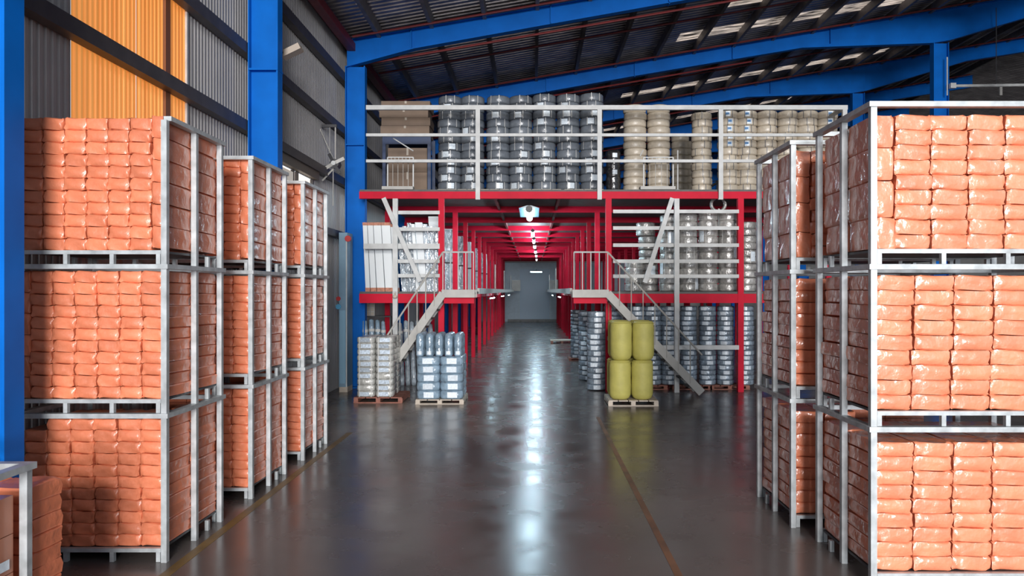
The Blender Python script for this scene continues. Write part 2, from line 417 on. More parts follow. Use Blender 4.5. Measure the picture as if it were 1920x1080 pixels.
# upper railing
RX = [X(p, MY-.09) for p in (896, 1124, 1351, 1583)]
ry = MY-.10
rl = [(Zh(204, MY), .10), (Zh(255, MY), .065), (Zh(303.5, MY), .065)]
xs = [-3.75]+RX
for j, (z, h) in enumerate(rl):
    if j == 0:
        railing = PM('top_rail', MB().box(-3.78, RX[-1]+.06, ry-.04, ry+.04, z-h/2, z+h/2), 'white_steel')
    else:
        for a, c in zip(xs[:-1], xs[1:]):
            PM('mid_rail', MB().box(a+(.05 if a > -3.7 else -.03), c-.05, ry-.03, ry+.03, z-h/2, z+h/2), 'white_steel', up=railing)
for xx in RX:
    PM('rail_post', MB().box(xx-.05, xx+.05, ry-.035, ry+.035, D2-.22, rl[0][0]-.05), 'white_steel', up=railing)
# side return of the railing
PM('side_rail', MB().box(RX[-1]-.02, RX[-1]+.04, ry+.04, 30, rl[0][0]-.04, rl[0][0]+.04), 'white_steel')
# white guard frames in front of both lower storeys
def frame(xa, xb, xpost, brace, zs, label):
    yb = MY-.11
    t = thing('guard_frame', label, 'frame', (xpost, yb, 0))
    o2 = (xpost, yb, 0)
    obj('post', local(MB().box(xpost-.055, xpost+.055, yb-.04, yb+.04, 0, D2-.2), o2), M['white_steel'], t)
    for z in zs:
        a = xa if z > 3.5 or len(zs) == 1 else xa
        obj('rail', local(MB().box(a, xb, yb+.04, yb+.075, z-.04, z+.04), o2), M['white_steel'], t)
    (p0, q0), (p1, q1) = brace
    obj('brace', local(MB().bar((X(p0, MY), yb-.06, Zh(q0, MY)), (X(p1, MY), yb-.06, Zh(q1, MY)), .10, .04, (0,1,0)), o2), M['white_steel'], t)
    return t
zs = [Zh(q, MY) for q in (430, 462, 490, 517)]
t = frame(X(746, MY), X(825, MY), X(743, MY), ((722, 373), (790, 528)), [Zh(399, MY)]+zs[:0]+[Zh(430, MY), Zh(490, MY), Zh(517, MY)],
          'white post with a leaning brace and rails beside the white boards')
obj('rail', local(MB().box(-3.85, X(825, MY), MY-.075, MY-.04, zs[1]-.06, zs[1]+.06), (X(743, MY), MY-.11, 0)), M['white_steel'], t)
t = frame(X(1149, MY), X(1384, MY), X(1267, MY), ((1258, 373), (1207, 530)), [Zh(397, MY), Zh(428, MY), Zh(460, MY), Zh(490, MY), Zh(518, MY)],
          'white post with brace and five rails in front of silver coils')
obj('rail', local(MB().box(X(1235, MY), X(1384, MY), MY-.075, MY-.04, Zh(651, MY)-.05, Zh(651, MY)+.05), (X(1267, MY), MY-.11, 0)), M['white_steel'], t)

# staircases
def stair(side, label):
    y = 16.18; s = side
    if s < 0: xa, xb, xe, ze = X(888, y), X(831, y), X(752, y), Zh(668, y)
    else: xa, xb, xe, ze = X(1076, y), X(1139, y), X(1315, y), Zh(742, y)
    zt = Zh(550, y)
    sl = (ze-zt)/(xe-xb)
    zg = .02; xg = xb+(zg-zt)/sl
    t = thing('staircase', label, 'staircase', (xg, y, 0)); o2 = (xg, y, 0)
    def P(n, b, m): return obj(n, local(b, o2), M[m], t)
    for yy in (y-.03, y+.55):
        P('stringer', MB().bar((xb, yy, zt), (xg, yy, zg+.07), .05, .17, (0,0,1)), 'stair')
        P('landing_edge', MB().box(min(xa,xb)-.03, max(xa,xb)+.03, yy-.03, yy+.03, zt-.09, zt+.08), 'stair')
    P('landing', MB().box(min(xa,xb), max(xa,xb), y, y+.52, zt-.02, zt+.02), 'deck')
    P('landing_beam', MB().box(min(xa,xb), max(xa,xb), y+.1, y+.2, zt-.22, zt-.09), 'red')
    n = 12
    for k in range(1, n):
        f = k/n; xx = xb+(xg-xb)*f; zz = zt+(zg-zt)*f
        P('tread', MB().box(xx-.11, xx+.11, y, y+.52, zz-.02, zz+.02), 'deck')
    hr = Zh(473, y)-zt
    P('handrail', MB().cyl((xa, y-.05, zt+hr), (xb, y-.05, zt+hr), .018, 8), 'white_steel')
    P('handrail', MB().cyl((xb, y-.05, zt+hr), (xg, y-.05, zg+hr), .02, 8), 'stair')
    for k in range(5):
        xx = xa+(xb-xa)*k/4
        P('baluster', MB().cyl((xx, y-.05, zt), (xx, y-.05, zt+hr), .013, 6), 'white_steel')
    for k in range(1, 8):
        f = k/8; xx = xb+(xg-xb)*f; zz = zt+(zg-zt)*f
        P('baluster', MB().cyl((xx, y-.05, zz), (xx, y-.05, zz+hr), .013, 6), 'stair')
stair(-1, 'grey steel staircase descending left behind the silver and blue pallets')
stair(1, 'grey steel staircase descending right behind the yellow sacks')

# lamps
def tube(name, label, loc, length, m='lamp', rotz=0, tray=True, r=.03):
    t = thing(name, label, 'lamp', loc, rotz=rotz)
    obj('tube', MB().cyl((0,-length/2,0), (0,length/2,0), r, 10), M[m], t, smooth=True)
    if tray: obj('reflector', MB().add([(-.05,-length/2,.09),(.05,-length/2,.09),(.24,-length/2,.03),(-.24,-length/2,.03),
            (-.05,length/2,.09),(.05,length/2,.09),(.24,length/2,.03),(-.24,length/2,.03)],
            [(0,1,2,3),(7,6,5,4),(0,4,5,1),(1,5,6,2),(2,6,7,3),(3,7,4,0)]), M['tray'], t)
    for s in (-1, 1): obj('end_cap', MB().cyl((0,s*length/2,0), (0,s*(length/2+.03),0), r+.012, 8), M['dark'], t)
    obj('hanger', MB().cyl((0,0,.08), (0,0,.2), .01, 6), M['dark'], t)
    return t
lab = ['first and brightest ceiling tube lamp over the aisle', 'second ceiling tube lamp over the aisle', 'third ceiling tube lamp over the aisle',
       'fourth ceiling tube lamp over the aisle', 'fifth, farthest lit ceiling tube lamp over the aisle']
lab += ['sixth ceiling tube lamp deep in the aisle', 'last ceiling tube lamp before the grey end wall']
lab[4] = 'fifth ceiling tube lamp over the aisle'
for k, (y, xx) in enumerate(((18.7, -.10), (25.0, -.02), (28.6, .02), (32.2, .06), (36.4, .11), (40.6, .16), (45.5, .2))):
    tube('tube_lamp', lab[k], (xx, y, 4.22), 2.2, r=.075 if k == 0 else .05, tray=k == 0)
tube('tube_lamp', 'dim hanging lamp in front of the grey end wall', (.2, 52, 3.6), .8, 'lampdim', rotz=PI/2)
for k, (y, xx, s) in enumerate(((27, -1.5, 'left'), (36, -1.5, 'left'), (45, -1.5, 'left'), (31, 1.10, 'right'), (42, 1.1, 'right'))):
    tube('walkway_lamp', 'slim tube lamp under the %s aisle walkway, %s from the front' % (s, ['first', 'second', 'third', 'first', 'second'][k]), (xx, y, D1-.23), 3.4, 'lampdim', tray=False, r=.02)

# ------------------------------------------------------------------ cages with bundles
def cage(label, x0, x1, y0, y1, z0, z1, aisle, front=True):
    """aisle: +1 aisle face at x1, -1 aisle face at x0"""
    t = thing('pallet_cage', label, 'cage', ((x0+x1)/2, (y0+y1)/2, z0)); o2 = ((x0+x1)/2, (y0+y1)/2, z0)
    def P(n, b, m='cage'): return obj(n, local(b, o2), M[m], t)
    pw = .048
    xa = x1 if aisle > 0 else x0; xo = x0 if aisle > 0 else x1
    sgn = 1 if aisle > 0 else -1
    def bx(xc): return (min(xc, xc-sgn*pw), max(xc, xc-sgn*pw))
    for yy in (y0, (y0+y1)/2-pw/2, y1-pw):
        a, c = bx(xa)
        P('post', MB().box(a, c, yy, yy+pw, z0, z1-.04))
    for yy in (y0, y1-pw):
        a, c = (xo, xo+pw) if aisle > 0 else (xo-pw, xo)
        P('post', MB().box(a, c, yy, yy+pw, z0, z1-.04))
    e = .018
    if front: P('top_rail', MB().box(x0-e, x1+e, y0-e, y0+pw, z1-.04, z1))
    P('top_rail', MB().box(x0-e, x1+e, y1-pw, y1+e, z1-.04, z1))
    P('top_rail', MB().box(x0-e, x0+pw, y0+pw, y1-pw, z1-.04, z1))
    P('top_rail', MB().box(x1-pw, x1+e, y0+pw, y1-pw, z1-.04, z1))
    # deck frame
    a, c = x0+.055, x1-.055
    P('deck_rail', MB().box(a, c, y0+.01, y0+.05, z0+.085, z0+.118))
    P('deck_rail', MB().box(a, c, y1-.05, y1-.01, z0+.085, z0+.118))
    P('deck_plate', MB().box(a, c, y0+.05, y1-.05, z0+.095, z0+.115), 'dark')
    for k in range(4):
        xx = a+(c-a-.04)*k/3
        P('foot', MB().box(xx, xx+.035, y0+.012, y0+.05, z0+.002, z0+.085))
        P('foot', MB().box(xx, xx+.035, y1-.05, y1-.012, z0+.002, z0+.085))
    for xx in (x0+.01, x1-.045):
        P('foot', MB().box(xx, xx+.035, y0+(y1-y0)*.72, y0+(y1-y0)*.72+.04, z0+.002, z0+.1))
    return t

def puff(w, d, h, seed, nx=8, ny=6, nz=4):
    """a plastic wrapped soft pack: bulging box with tucked ends"""
    rnd = random.Random(seed); idx = {}; vs = []; fs = []
    ph = [rnd.uniform(0, 6.28) for _ in range(6)]
    def vid(i, j, k):
        if (i, j, k) in idx: return idx[(i, j, k)]
        u, v, q = 2*i/nx-1, 2*j/ny-1, 2*k/nz-1
        def ease(t): return math.copysign(abs(t)**.38, t)
        u2, v2, q2 = ease(u), ease(v), ease(q)
        # round corners
        pu = 1-.022*(abs(q2)**7)-.008*abs(v2)**7; pq = 1-.035*(abs(u2)**7)-.012*abs(v2)**7; pv = 1-.030*(abs(u2)**7)-.035*abs(q2)**7
        x = u2*pu*w/2; y = v2*pv*d/2; z = q2*pq*h/2
        e = .0045
        x += e*math.sin(5*q+ph[0])*abs(u); z += e*math.sin(4*u+ph[1]+2*v)*abs(q); y += e*1.6*math.sin(4*u+3*q+ph[2])*abs(v)
        x += rnd.uniform(-1, 1)*.0015; y += rnd.uniform(-1, 1)*.002; z += rnd.uniform(-1, 1)*.0015
        idx[(i, j, k)] = len(vs); vs.append((x, y, z)); return idx[(i, j, k)]
    for i in range(nx):
        for k in range(nz):
            fs.append((vid(i,0,k), vid(i+1,0,k), vid(i+1,0,k+1), vid(i,0,k+1)))
            fs.append((vid(i,ny,k+1), vid(i+1,ny,k+1), vid(i+1,ny,k), vid(i,ny,k)))
    for j in range(ny):
        for k in range(nz):
            fs.append((vid(0,j+1,k), vid(0,j,k), vid(0,j,k+1), vid(0,j+1,k+1)))
            fs.append((vid(nx,j,k), vid(nx,j+1,k), vid(nx,j+1,k+1), vid(nx,j,k+1)))
    for i in range(nx):
        for j in range(ny):
            fs.append((vid(i,j+1,0), vid(i+1,j+1,0), vid(i+1,j,0), vid(i,j,0)))
            fs.append((vid(i,j,nz), vid(i+1,j,nz), vid(i+1,j+1,nz), vid(i,j+1,nz)))
    b = MB(); b.add(vs, fs); return b

cache = {}
def crisp(me, deg=48):
    me.set_sharp_from_angle(angle=math.radians(deg)); return me
def puffs(w, d, h, mname):
    key = (round(w, 3), round(d, 3), round(h, 3), mname)
    if key not in cache:
        cache[key] = [puff(w, d, h, s) for s in range(3)], [crisp(puff(w, d, h, s).mesh('orange_bundle', M[mname], True)) for s in range(3)]
    return cache[key]

NUM = ['zero', 'one', 'two', 'three', 'four', 'five', 'six', 'seven', 'eight', 'nine', 'ten', 'eleven', 'twelve', 'thirteen', 'fourteen', 'fifteen', 'sixteen']
stuffs = {'orange': MB(), 'orange_r': MB()}
def place(w, d, h, mname, cx, cy, cz, label, group, individual):
    nm = 'orange_bundle' if mname == 'orange' else 'wide_orange_bundle'
    jx, jy = random.uniform(-.004, .004), random.uniform(-.008, .008)
    mbs, mes = puffs(w, d, h, mname); k = random.randrange(3)
    rz = random.uniform(-.012, .012)
    if individual:
        o = put(nm, mes[k], None, (cx+jx, cy+jy, cz), (0, random.uniform(-.012, .012), rz))
        tag(o, label, 'bundle', group)
    else:
        s = stuffs[mname]; s.add([(p[0]+cx+jx, p[1]+cy+jy, p[2]+cz) for p in mbs[k].v], mbs[k].f)
def core(x0, x1, y0, y1, z0, z1, mname, nx, nz):
    s = stuffs[mname]
    for i in range(nx):
        for k in range(nz):
            s.box(x0+(x1-x0)*i/nx+.004, x0+(x1-x0)*(i+1)/nx-.004, y0, y1, z0+(z1-z0)*k/nz+.003, z0+(z1-z0)*(k+1)/nz-.003)

TH = 1.262
TIERN = ['bottom', 'middle', 'top']
def left_stack(name, y0, ind, sidex=-3.10, cols_ind=8):
    y1 = y0+1.16; x1 = sidex; x0 = sidex-1.33
    for tier in range(3):
        z0 = tier*TH
        cage('grey steel cage on the left, %s of the %s stack' % (TIERN[tier], name), x0, x1, y0, y1, z0, z0+TH, 1, not (ind and tier == 2))
        zb = z0+.118; rows_n = 11; zt = z0+TH-.055
        if tier == 2: zt = z0+TH-.01
        rh = (zt-zb)/rows_n
        d = (y1-y0-.09)/2; yf = y0+.055
        right = x1-.055; lft = x0+.05
        up_r = tier == 2; up_l = tier == 1
        ncol = 6
        a, c = lft, right
        if up_r: c -= .105
        if up_l: a += .085
        if tier == 0: ncol = 6; a += .03
        cw = (c-a)/ncol
        for r in range(rows_n):
            off = random.uniform(-.008, .008)
            zc = zt-(r+.5)*rh
            if tier == 0 and r == 0: pass
            for q in range(ncol):
                cx = a+(q+.5)*cw+off
                if tier == 0 and q == 0 and r < 1: continue
                lbl = 'orange bundle, row %s from top, column %s from left, %s cage, left stack' % (NUM[r+1], NUM[q+1], TIERN[tier])
                vis = ind or q >= ncol-3
                if vis: place(cw*.985, d*.98, rh*.985, 'orange', cx, yf+d/2, zc, lbl, 'small orange bundles in the near left stack', ind)
            # side pieces behind the front layer
            if not up_r:
                for j in (1,):
                    lbl = 'orange bundle, aisle side, row %s from top, %s in, %s cage, left stack' % (NUM[r+1], ['', 'farther'][j], TIERN[tier])
                    place(cw*.985, d*.98, rh*.985, 'orange', a+(ncol-.5)*cw+off, yf+(j+.5)*d, zc, lbl, 'small orange bundles in the near left stack', ind)
        core(a, c-(0 if up_r else cw), yf+d, yf+2*d-.01, zb+.003, zt-.003-(rh if tier == 0 else 0), 'orange', 4, 8)
        for flag, xa, xb in ((up_r, c, right), (up_l, lft, a)):
            if not flag: continue
            n = 6
            hh = (zt-zb)/n
            for r in range(n):
                for j in range(2 if flag is up_r and xa == c else 1):
                    where = 'right' if xa == c else 'left'
                    lbl = 'orange bundle standing upright, %s edge, %s from top, %s layer, %s left cage' % (where, NUM[r+1], ['front', 'back'][j], TIERN[tier])
                    place((xb-xa)*.97, d*.98, hh*.985, 'orange', (xa+xb)/2, yf+(j+.5)*d, zt-(r+.5)*hh+(.02 if tier == 2 else 0), lbl, 'small orange bundles in the near left stack', ind)

left_stack('nearest', 6.31, True)
left_stack('middle', 8.24, False)
left_stack('farthest', 10.10, False)

def right_stack(name, y0, x0, ind, full=True):
    y1 = y0+1.13; x1 = x0+1.64
    for tier in range(3):
        z0 = tier*1.252; TT = 1.252
        cage('grey steel cage on the right, %s of the %s stack' % (TIERN[tier], name), x0, x1, y0, y1, z0, z0+TT, -1)
        rows_n = 9; zb = z0+.118; zt = z0+TT-[.135, .085, .085][tier]
        rh = (zt-zb)/rows_n; d = (y1-y0-.10)/2; yf = y0+.06
        lft = x0+.055; right = x1-.05
        a = lft
        if tier == 2: a += .16
        ncol = 5; cw = (right-a)/ncol
        if tier == 2: cw = .287; ncol = 5
        if a+ncol*cw > right+.01: ncol = int((right+.01-a)/cw)
        g = 'wide orange bundles in the right stacks'
        for r in range(rows_n):
            off = random.uniform(-.01, .012)+(0.018 if (tier == 1 and r > 4) else 0)*-1
            zc = zt-(r+.5)*rh
            for q in range(ncol if full else 2):
                lbl = 'wide orange bundle, row %s from top, column %s from left, %s cage, %s right stack' % (NUM[r+1], NUM[q+1], TIERN[tier], name)
                place(cw*.975, d*.98, rh*.985, 'orange_r', a+(q+.5)*cw+off+.006*(q if tier == 1 and 1 < r < 6 else 0), yf+d/2, zc, lbl, g, ind)
            if tier != 2:
                for j in (1,):
                    lbl = 'wide bundle, aisle side, row %s from top, %s in, %s cage, %s right stack' % (NUM[r+1], ['', 'farther'][j], TIERN[tier], name)
                    place(cw*.975, d*.98, rh*.985, 'orange_r', a+.5*cw+off, yf+(j+.5)*d, zc, lbl, g, ind)
        if tier == 2:
            hs = [.255, .255, .29]; hs.append(zt-zb-sum(hs)); z = zt
            for r, hh in enumerate(hs):
                for j in range(2):
                    lbl = 'bundle standing on end, aisle edge, %s from top, %s layer, %s right stack' % (NUM[r+1], ['front', 'back'][j], name)
                    place(.15, d*.98, hh*.985, 'orange_r', lft+.077+(.02 if r == 3 else 0), yf+(j+.5)*d, z-hh/2, lbl, g, ind)
                z -= hh
            core(a, right, yf+d, yf+2*d-.01, zb+.003, zt-.01, 'orange_r', 4, 7)
        else:
            core(a+cw, right, yf+d, yf+2*d-.01, zb+.003, zt-.01, 'orange_r', 3, 7)
right_stack('nearest', 5.75, 2.60, True)
right_stack('second', 7.24, 2.50, True, False)

# single cage at the bottom left corner, boxes inside
cage('single grey steel cage cut off by the bottom left corner', -4.43, -3.10, 3.46, 4.62, 0, 1.24, 1)
g = 'cases in the corner cage'
for i in range(2):
    for k in range(4):
        for j in range(2):
            x1 = -3.17-.58*i; y0 = 3.53+.515*j; z0 = .12+.235*k
            o = obj('brown_case', local(MB().box(x1-.57, x1, y0, y0+.505, z0, z0+.23), (x1-.28, y0+.25, z0)), M['boxside'], None, (x1-.28, y0+.25, z0))
            tag(o, 'brown orange case, layer %s from the floor, %s %s column, corner cage' % (NUM[k+1], ['near', 'far'][j], ['aisle', 'wall'][i]), 'case', g)
            if k == 2 and i == 0 and j == 1:
                obj('sticker', MB().box(.286, .289, .11, .21, .03, .09), M['label'], o)
# low pile of bundles between the corner cage and the first stack
for k in range(9):
    for i in range(3):
        place(.30, .30, .104, 'orange', -3.30-.31*i, 4.84, .115+.052+.105*k, '', '', False)
pl = thing('low_pallet', 'grey low pallet under the pile of bundles beside the corner cage', 'pallet', (-3.6, 4.84, 0))
obj('deck', MB().box(-.62, .5, -.16, .16, .08, .112), M['cage'], pl)
for xx in (-.6, -.08, .44): obj('foot', MB().box(xx, xx+.05, -.15, .15, 0, .08), M['cage'], pl)

for mn, nm, lb in (('orange', 'orange_bundles', 'small orange bundles packed deeper and in the farther left cages'),
                   ('orange_r', 'wide_orange_bundles', 'wide orange bundles packed deeper inside the right cages')):
    o = obj(nm, stuffs[mn], M[mn], None, smooth=True); crisp(o.data); tag(o, lb, 'bundles'); o['kind'] = 'stuff'

# ------------------------------------------------------------------ coils
def coil_body(R, h, hole=.45, n=24):
    r0 = R*hole; e = min(.16*h, .035)
    if h > .25:      # film wrapped pair of windings: a groove at mid height
        return MB().lathe([(r0, .01*h), (R-.03, .01*h), (R-.006, .05*h), (R, .10*h), (R, .41*h), (R-.006, .46*h), (R-.028, .50*h),
                           (R-.006, .54*h), (R, .59*h), (R, .90*h), (R-.006, .95*h), (R-.03, .99*h), (r0, .99*h)], n, closed=True)
    prof = [(r0, .02*h), (R-e, .01*h), (R-.3*e, .09*h), (R, .22*h), (R, .78*h), (R-.3*e, .91*h), (R-e, .99*h), (r0, .98*h)]
    return MB().lathe(prof, n, closed=True)
def coil_strap(R, h, ang, wd=.02, hole=.45):
    b = MB(); r0 = R*hole; t = .006
    c, s = math.cos(ang), math.sin(ang); pts = [(r0, -.0), (R+t, -.0+.02*h), (R+t, h*.98), (r0, h)]
    tx, ty = -s*wd/2, c*wd/2; vs = []
    for (r, z) in pts:
        for sg in (-1, 1): vs.append((r*c+sg*tx, r*s+sg*ty, z))
    return b.add(vs, [(0,2,3,1), (2,4,5,3), (4,6,7,5)])
def coil_label(R, h, a0, a1, f0=.15, f1=.85):
    b = MB(); n = 4; vs = []
    for k in range(n+1):
        a = a0+(a1-a0)*k/n
        for z in (h*f0, h*f1): vs.append(((R+.004)*math.cos(a), (R+.004)*math.sin(a), z))
    return b.add(vs, [(2*k, 2*k+2, 2*k+3, 2*k+1) for k in range(n)])
def coil_kit(tagname, R, h, m, ms, mlabel, straps, la=.38, n=24, hole=.45):
    kit = {'body': crisp(coil_body(R, h, hole, n).mesh(tagname, M[m], True), 38), 'R': R, 'h': h,
           'straps': [coil_strap(R, h, -PI/2+a, wd=.016, hole=hole).mesh('strap', M[ms]) for a in straps],
           'label': coil_label(R, h, -PI/2-la, -PI/2+la*.4).mesh('label', M[mlabel])}
    return kit
def coil(kit, name, loc, label, group, rot=0, with_label=True, with_straps=True):
    # a coil that carries parts is an Empty with its winding, straps and label; a bare one is one mesh
    if with_label or with_straps:
        t = thing(name, label, 'coil', loc, group, rot)
        put('winding', kit['body'], t)
        if with_straps:
            for s in kit['straps']: put('strap', s, t)
        if with_label: put('label', kit['label'], t)
        return t
    o = put(name, kit['body'], None, loc, (0, 0, rot)); return tag(o, label, 'coil', group)
def pallet(label, cx, cy, z, w, d, h, m, board=4, name='wooden_pallet'):
    t = thing(name, label, 'pallet', (cx, cy, z))
    n = board
    for k in range(n):
        a = -w/2+w*k/n
        obj('deck_board', MB().box(a+.01, a+w/n-.01, -d/2, d/2, h-.022, h), M[m], t)
    for k in range(3):
        a = -w/2+(w-.09)*k/2
        obj('block', MB().box(a, a+.09, -d/2+.02, d/2-.02, .018, h-.022), M[m], t)
    obj('bottom_board', MB().box(-w/2, w/2, -d/2, -d/2+.09, 0, .018), M[m], t)
    obj('bottom_board', MB().box(-w/2, w/2, d/2-.09, d/2, 0, .018), M[m], t)
    return t

# upper deck: dark coils
UZ = D2+.02; ph = .10
kd = coil_kit('dark_coil', .283, .196, 'coil_dark', 'strap', 'label', (-.42, .30))
YD = 18.0
xsd = [X(p, YD-.28) for p in (841, 884, 933, 976, 1021, 1066, 1111)]
for q, xx in enumerate(xsd):
    top = Zh([178, 178, 178, 178, 175, 175, 173][q], YD-.28)
    n = 12; z = UZ+ph; hh = (top-z)/n
    for r in range(n):
        lb = 'dark grey blue coil, row %s from top, stack %s from left, upper deck' % (NUM[n-r], NUM[q+1])
        wl = random.random() < (.75 if r < 3 else .35)
        o = coil(kd, 'dark_coil', (xx+random.uniform(-.012, .012), YD+random.uniform(-.01, .01), z+r*hh), lb, 'dark coils on the upper deck', random.uniform(-.5, .5), wl)
        o.scale = (1, 1, hh/.196)
for q in range(4):
    cx = (xsd[0]+xsd[-1])/2+(q-1.5)*1.0; 
    pallet('pale pallet under the dark coils, %s from the left' % ['first', 'second', 'third', 'fourth'][q], cx, YD, UZ, .94, .7, ph, 'wood_pale')
# cream coils
kc = coil_kit('cream_coil', .275, .19, 'coil_cream', 'strap_d', 'label', ())
kc2 = coil_kit('cream_coil', .245, .19, 'coil_cream', 'strap_d', 'label', (-.35, .32), la=.34)
prt = coil_label(.25, .19, -PI/2-.30, -PI/2+.02, .38, .68).mesh('print', M['print'])
spec = [(1193, 195, 0), (1238, 195, 0), (1320, 209, 1), (1370, 206, 2), (1405, 206, 2), (1443, 206, 1), (1482, 206, 1), (1520, 206, 1), (1558, 206, 3)]
for q, (p, ty, kind) in enumerate(spec):
    kit = kc if kind == 0 else kc2; y = 18.0+(0 if kind == 0 else .0)
    xx = X(p, y-.25); top = Zh(ty, y-.25); n = 12 if kind == 0 else 11; z = UZ+.06; hh = (top-z)/n
    for r in range(n):
        lb = 'cream coil, row %s from top, cream stack %s from left, upper deck' % (NUM[n-r], NUM[q+1])
        printed = (kind == 2 and r >= 6) or (kind == 3 and r >= 9)
        o = coil(kit, 'cream_coil', (xx+random.uniform(-.012, .012), y, z+r*hh), lb, 'cream coils on the upper deck',
                 random.uniform(-.12, .12) if printed else random.uniform(-.5, .5), printed, kind != 0)
        if not kind: pass
        o.scale = (1, 1, hh/.19)
        if printed: put('print', prt, o)
for q, (px, y, n) in enumerate(((1275, 20.5, 10), (1298, 20.5, 9))):
    for r in range(n):
        coil(kc2, 'cream_coil', (X(px, y), y, UZ+.06+r*.19), 'shaded cream coil, row %s from top, stack %s behind the gap' % (NUM[n-r], NUM[q+1]), 'cream coils on the upper deck', 0, False, False)
for q in range(4):
    pallet('thin dark pallet under the cream coils, %s from the left' % ['first', 'second', 'third', 'fourth'][q], X([1216, 1320, 1405, 1520][q], 18), 18.0, UZ, [1.1, .55, 1.42, 1.45][q], .6, .06, 'dark')
# black wrapped roll between dark and cream coils; white patches painted as its reflections
t = thing('black_roll_stack', 'black plastic wrapped roll between the dark and the cream coils', 'roll', (X(1150, 18), 18, UZ))
b = MB(); pr = [(0, 0), (.16, 0)]
for k in range(7): pr += [(.17, .02+k*.15), (.185, .08+k*.15), (.17, .14+k*.15)]
pr += [(.12, 1.08), (0, 1.1)]
b.lathe(pr, 16); obj('wrap', b, M['black'], t, smooth=True)
obj('label', coil_label(.19, .15, -PI/2-.2, -PI/2+.4).mesh('label', M['label']) and coil_label(.19, .15, -PI/2-.2, -PI/2+.4), M['label'], t, (0, 0, .46))  # lower white patch, stands in for a reflection on the wrap
obj('label', coil_label(.19, .15, -PI/2-.2, -PI/2+.4), M['label'], t, (0, 0, .86))  # upper white patch, stands in for a reflection on the wrap

# cartons and blue rack at the upper left
y = 18.3
t = thing('blue_rack', 'dark blue shelf rack holding brown cartons at the upper left', 'rack', (X(762, y), y, UZ)); o2 = (X(762, y), y, UZ)
xa, xb = X(722, y), X(806, y)
for xx in (xa, xb):
    for yy in (y-.1, y+.7):
        obj('upright', local(MB().box(xx-.04, xx+.04, yy-.03, yy+.03, UZ, Zh(254, y)), o2), M['rackblue'], t)
for yy in (y-.1, y+.7):
    obj('shelf_beam', local(MB().box(xa, xb, yy-.025, yy+.025, Zh(272, y), Zh(254, y)), o2), M['rackblue'], t)
obj('shelf', local(MB().box(xa, xb, y-.1, y+.7, Zh(254, y), Zh(252, y)), o2), M['wood_pale'], t)
def carton(x0, x1, y0, y1, z0, z1, label, group):
    t = thing('carton', label, 'carton', ((x0+x1)/2, (y0+y1)/2, z0), group); w, d, h = (x1-x0)/2, (y1-y0)/2, z1-z0
    obj('box', MB().box(-w, w, -d, d, 0, h), M['carton'], t)
    obj('tape', MB().box(-.025, .025, -d-.002, d+.002, h*.7, h+.002), M['wood_pale'], t)
zt, zb = Zh(189, y-.1), Zh(251, y-.1)
for k in range(4):
    j = .03*math.sin(k*2.3)
    carton(X(715, y)+j, X(806, y)+j, y-.1, y+.6, zb+(zt-zb)*k/4, zb+(zt-zb)*(k+1)/4-.006, 'flat brown carton on the blue rack, %s from the top' % ['lowest', 'third', 'second', 'topmost'][k], 'flat cartons on the rack')
for k in range(2):
    za, zc = UZ+.02, Zh(277, y); carton(xa+.07, xb-.07, y+.0, y+.6, za+(zc-za)*k/2, za+(zc-za)*(k+1)/2-.006, '%s brown carton under the blue rack shelf' % ['lower', 'upper'][k], 'cartons under the rack shelf')
# small white gates behind the railing, with ledge plates
def gate(p0, p1, label, pd):
    y = MY+.12
    t = thing('loading_gate', label, 'gate', (X(p0, y), y, UZ)); o2 = (X(p0, y), y, UZ)
    x0, x1, zt = X(p0, y), X(p1, y), Zh(295, y)
    def P(n, b, m='white_steel'): return obj(n, local(b, o2), M[m], t)
    for xx in (x0, x1): P('post', MB().box(xx-.014, xx+.014, y-.014, y+.014, UZ, zt))
    P('rail', MB().box(x0, x1, y-.012, y+.012, zt-.012, zt+.012)); P('rail', MB().box(x0, x1, y-.012, y+.012, zt-.085, zt-.065))
    n = 7
    for k in range(1, n):
        xx = x0+(x1-x0)*k/n; P('picket', MB().box(xx-.006, xx+.006, y-.006, y+.006, zt-.075, zt))
    for k in range(1, 5):
        xx = x0+(x1-x0)*k/5; P('bar', MB().box(xx-.005, xx+.005, y-.005, y+.005, UZ, zt-.07), 'stair')
    P('ledge', MB().box(x0-.1, x1+.02, MY-.07, y+.05, UZ, UZ+.07), 'stair')
    (a, c), (e, f) = pd
    P('stay', MB().cyl((X(a, y), y, Zh(c, y)), (X(e, y), y, Zh(f, y)), .014, 6))
gate(727, 775, 'small white gate in front of the brown cartons, left end of the upper deck', ((737, 259), (775, 283)))
gate(1207, 1262, 'small white gate in front of the cream coils on the upper deck', ((1200, 293), (1206, 281)))
t = thing('stanchion', 'single white stanchion right of the gate by the cream coils', 'post', (X(1271, MY+.1), MY+.12, UZ))
obj('post', MB().cyl((0,0,0), (0,0,Zh(280, MY)-UZ), .016, 8), M['white_steel'], t); obj('foot', MB().cyl((0,0,0), (0,0,.02), .05, 10), M['white_steel'], t)

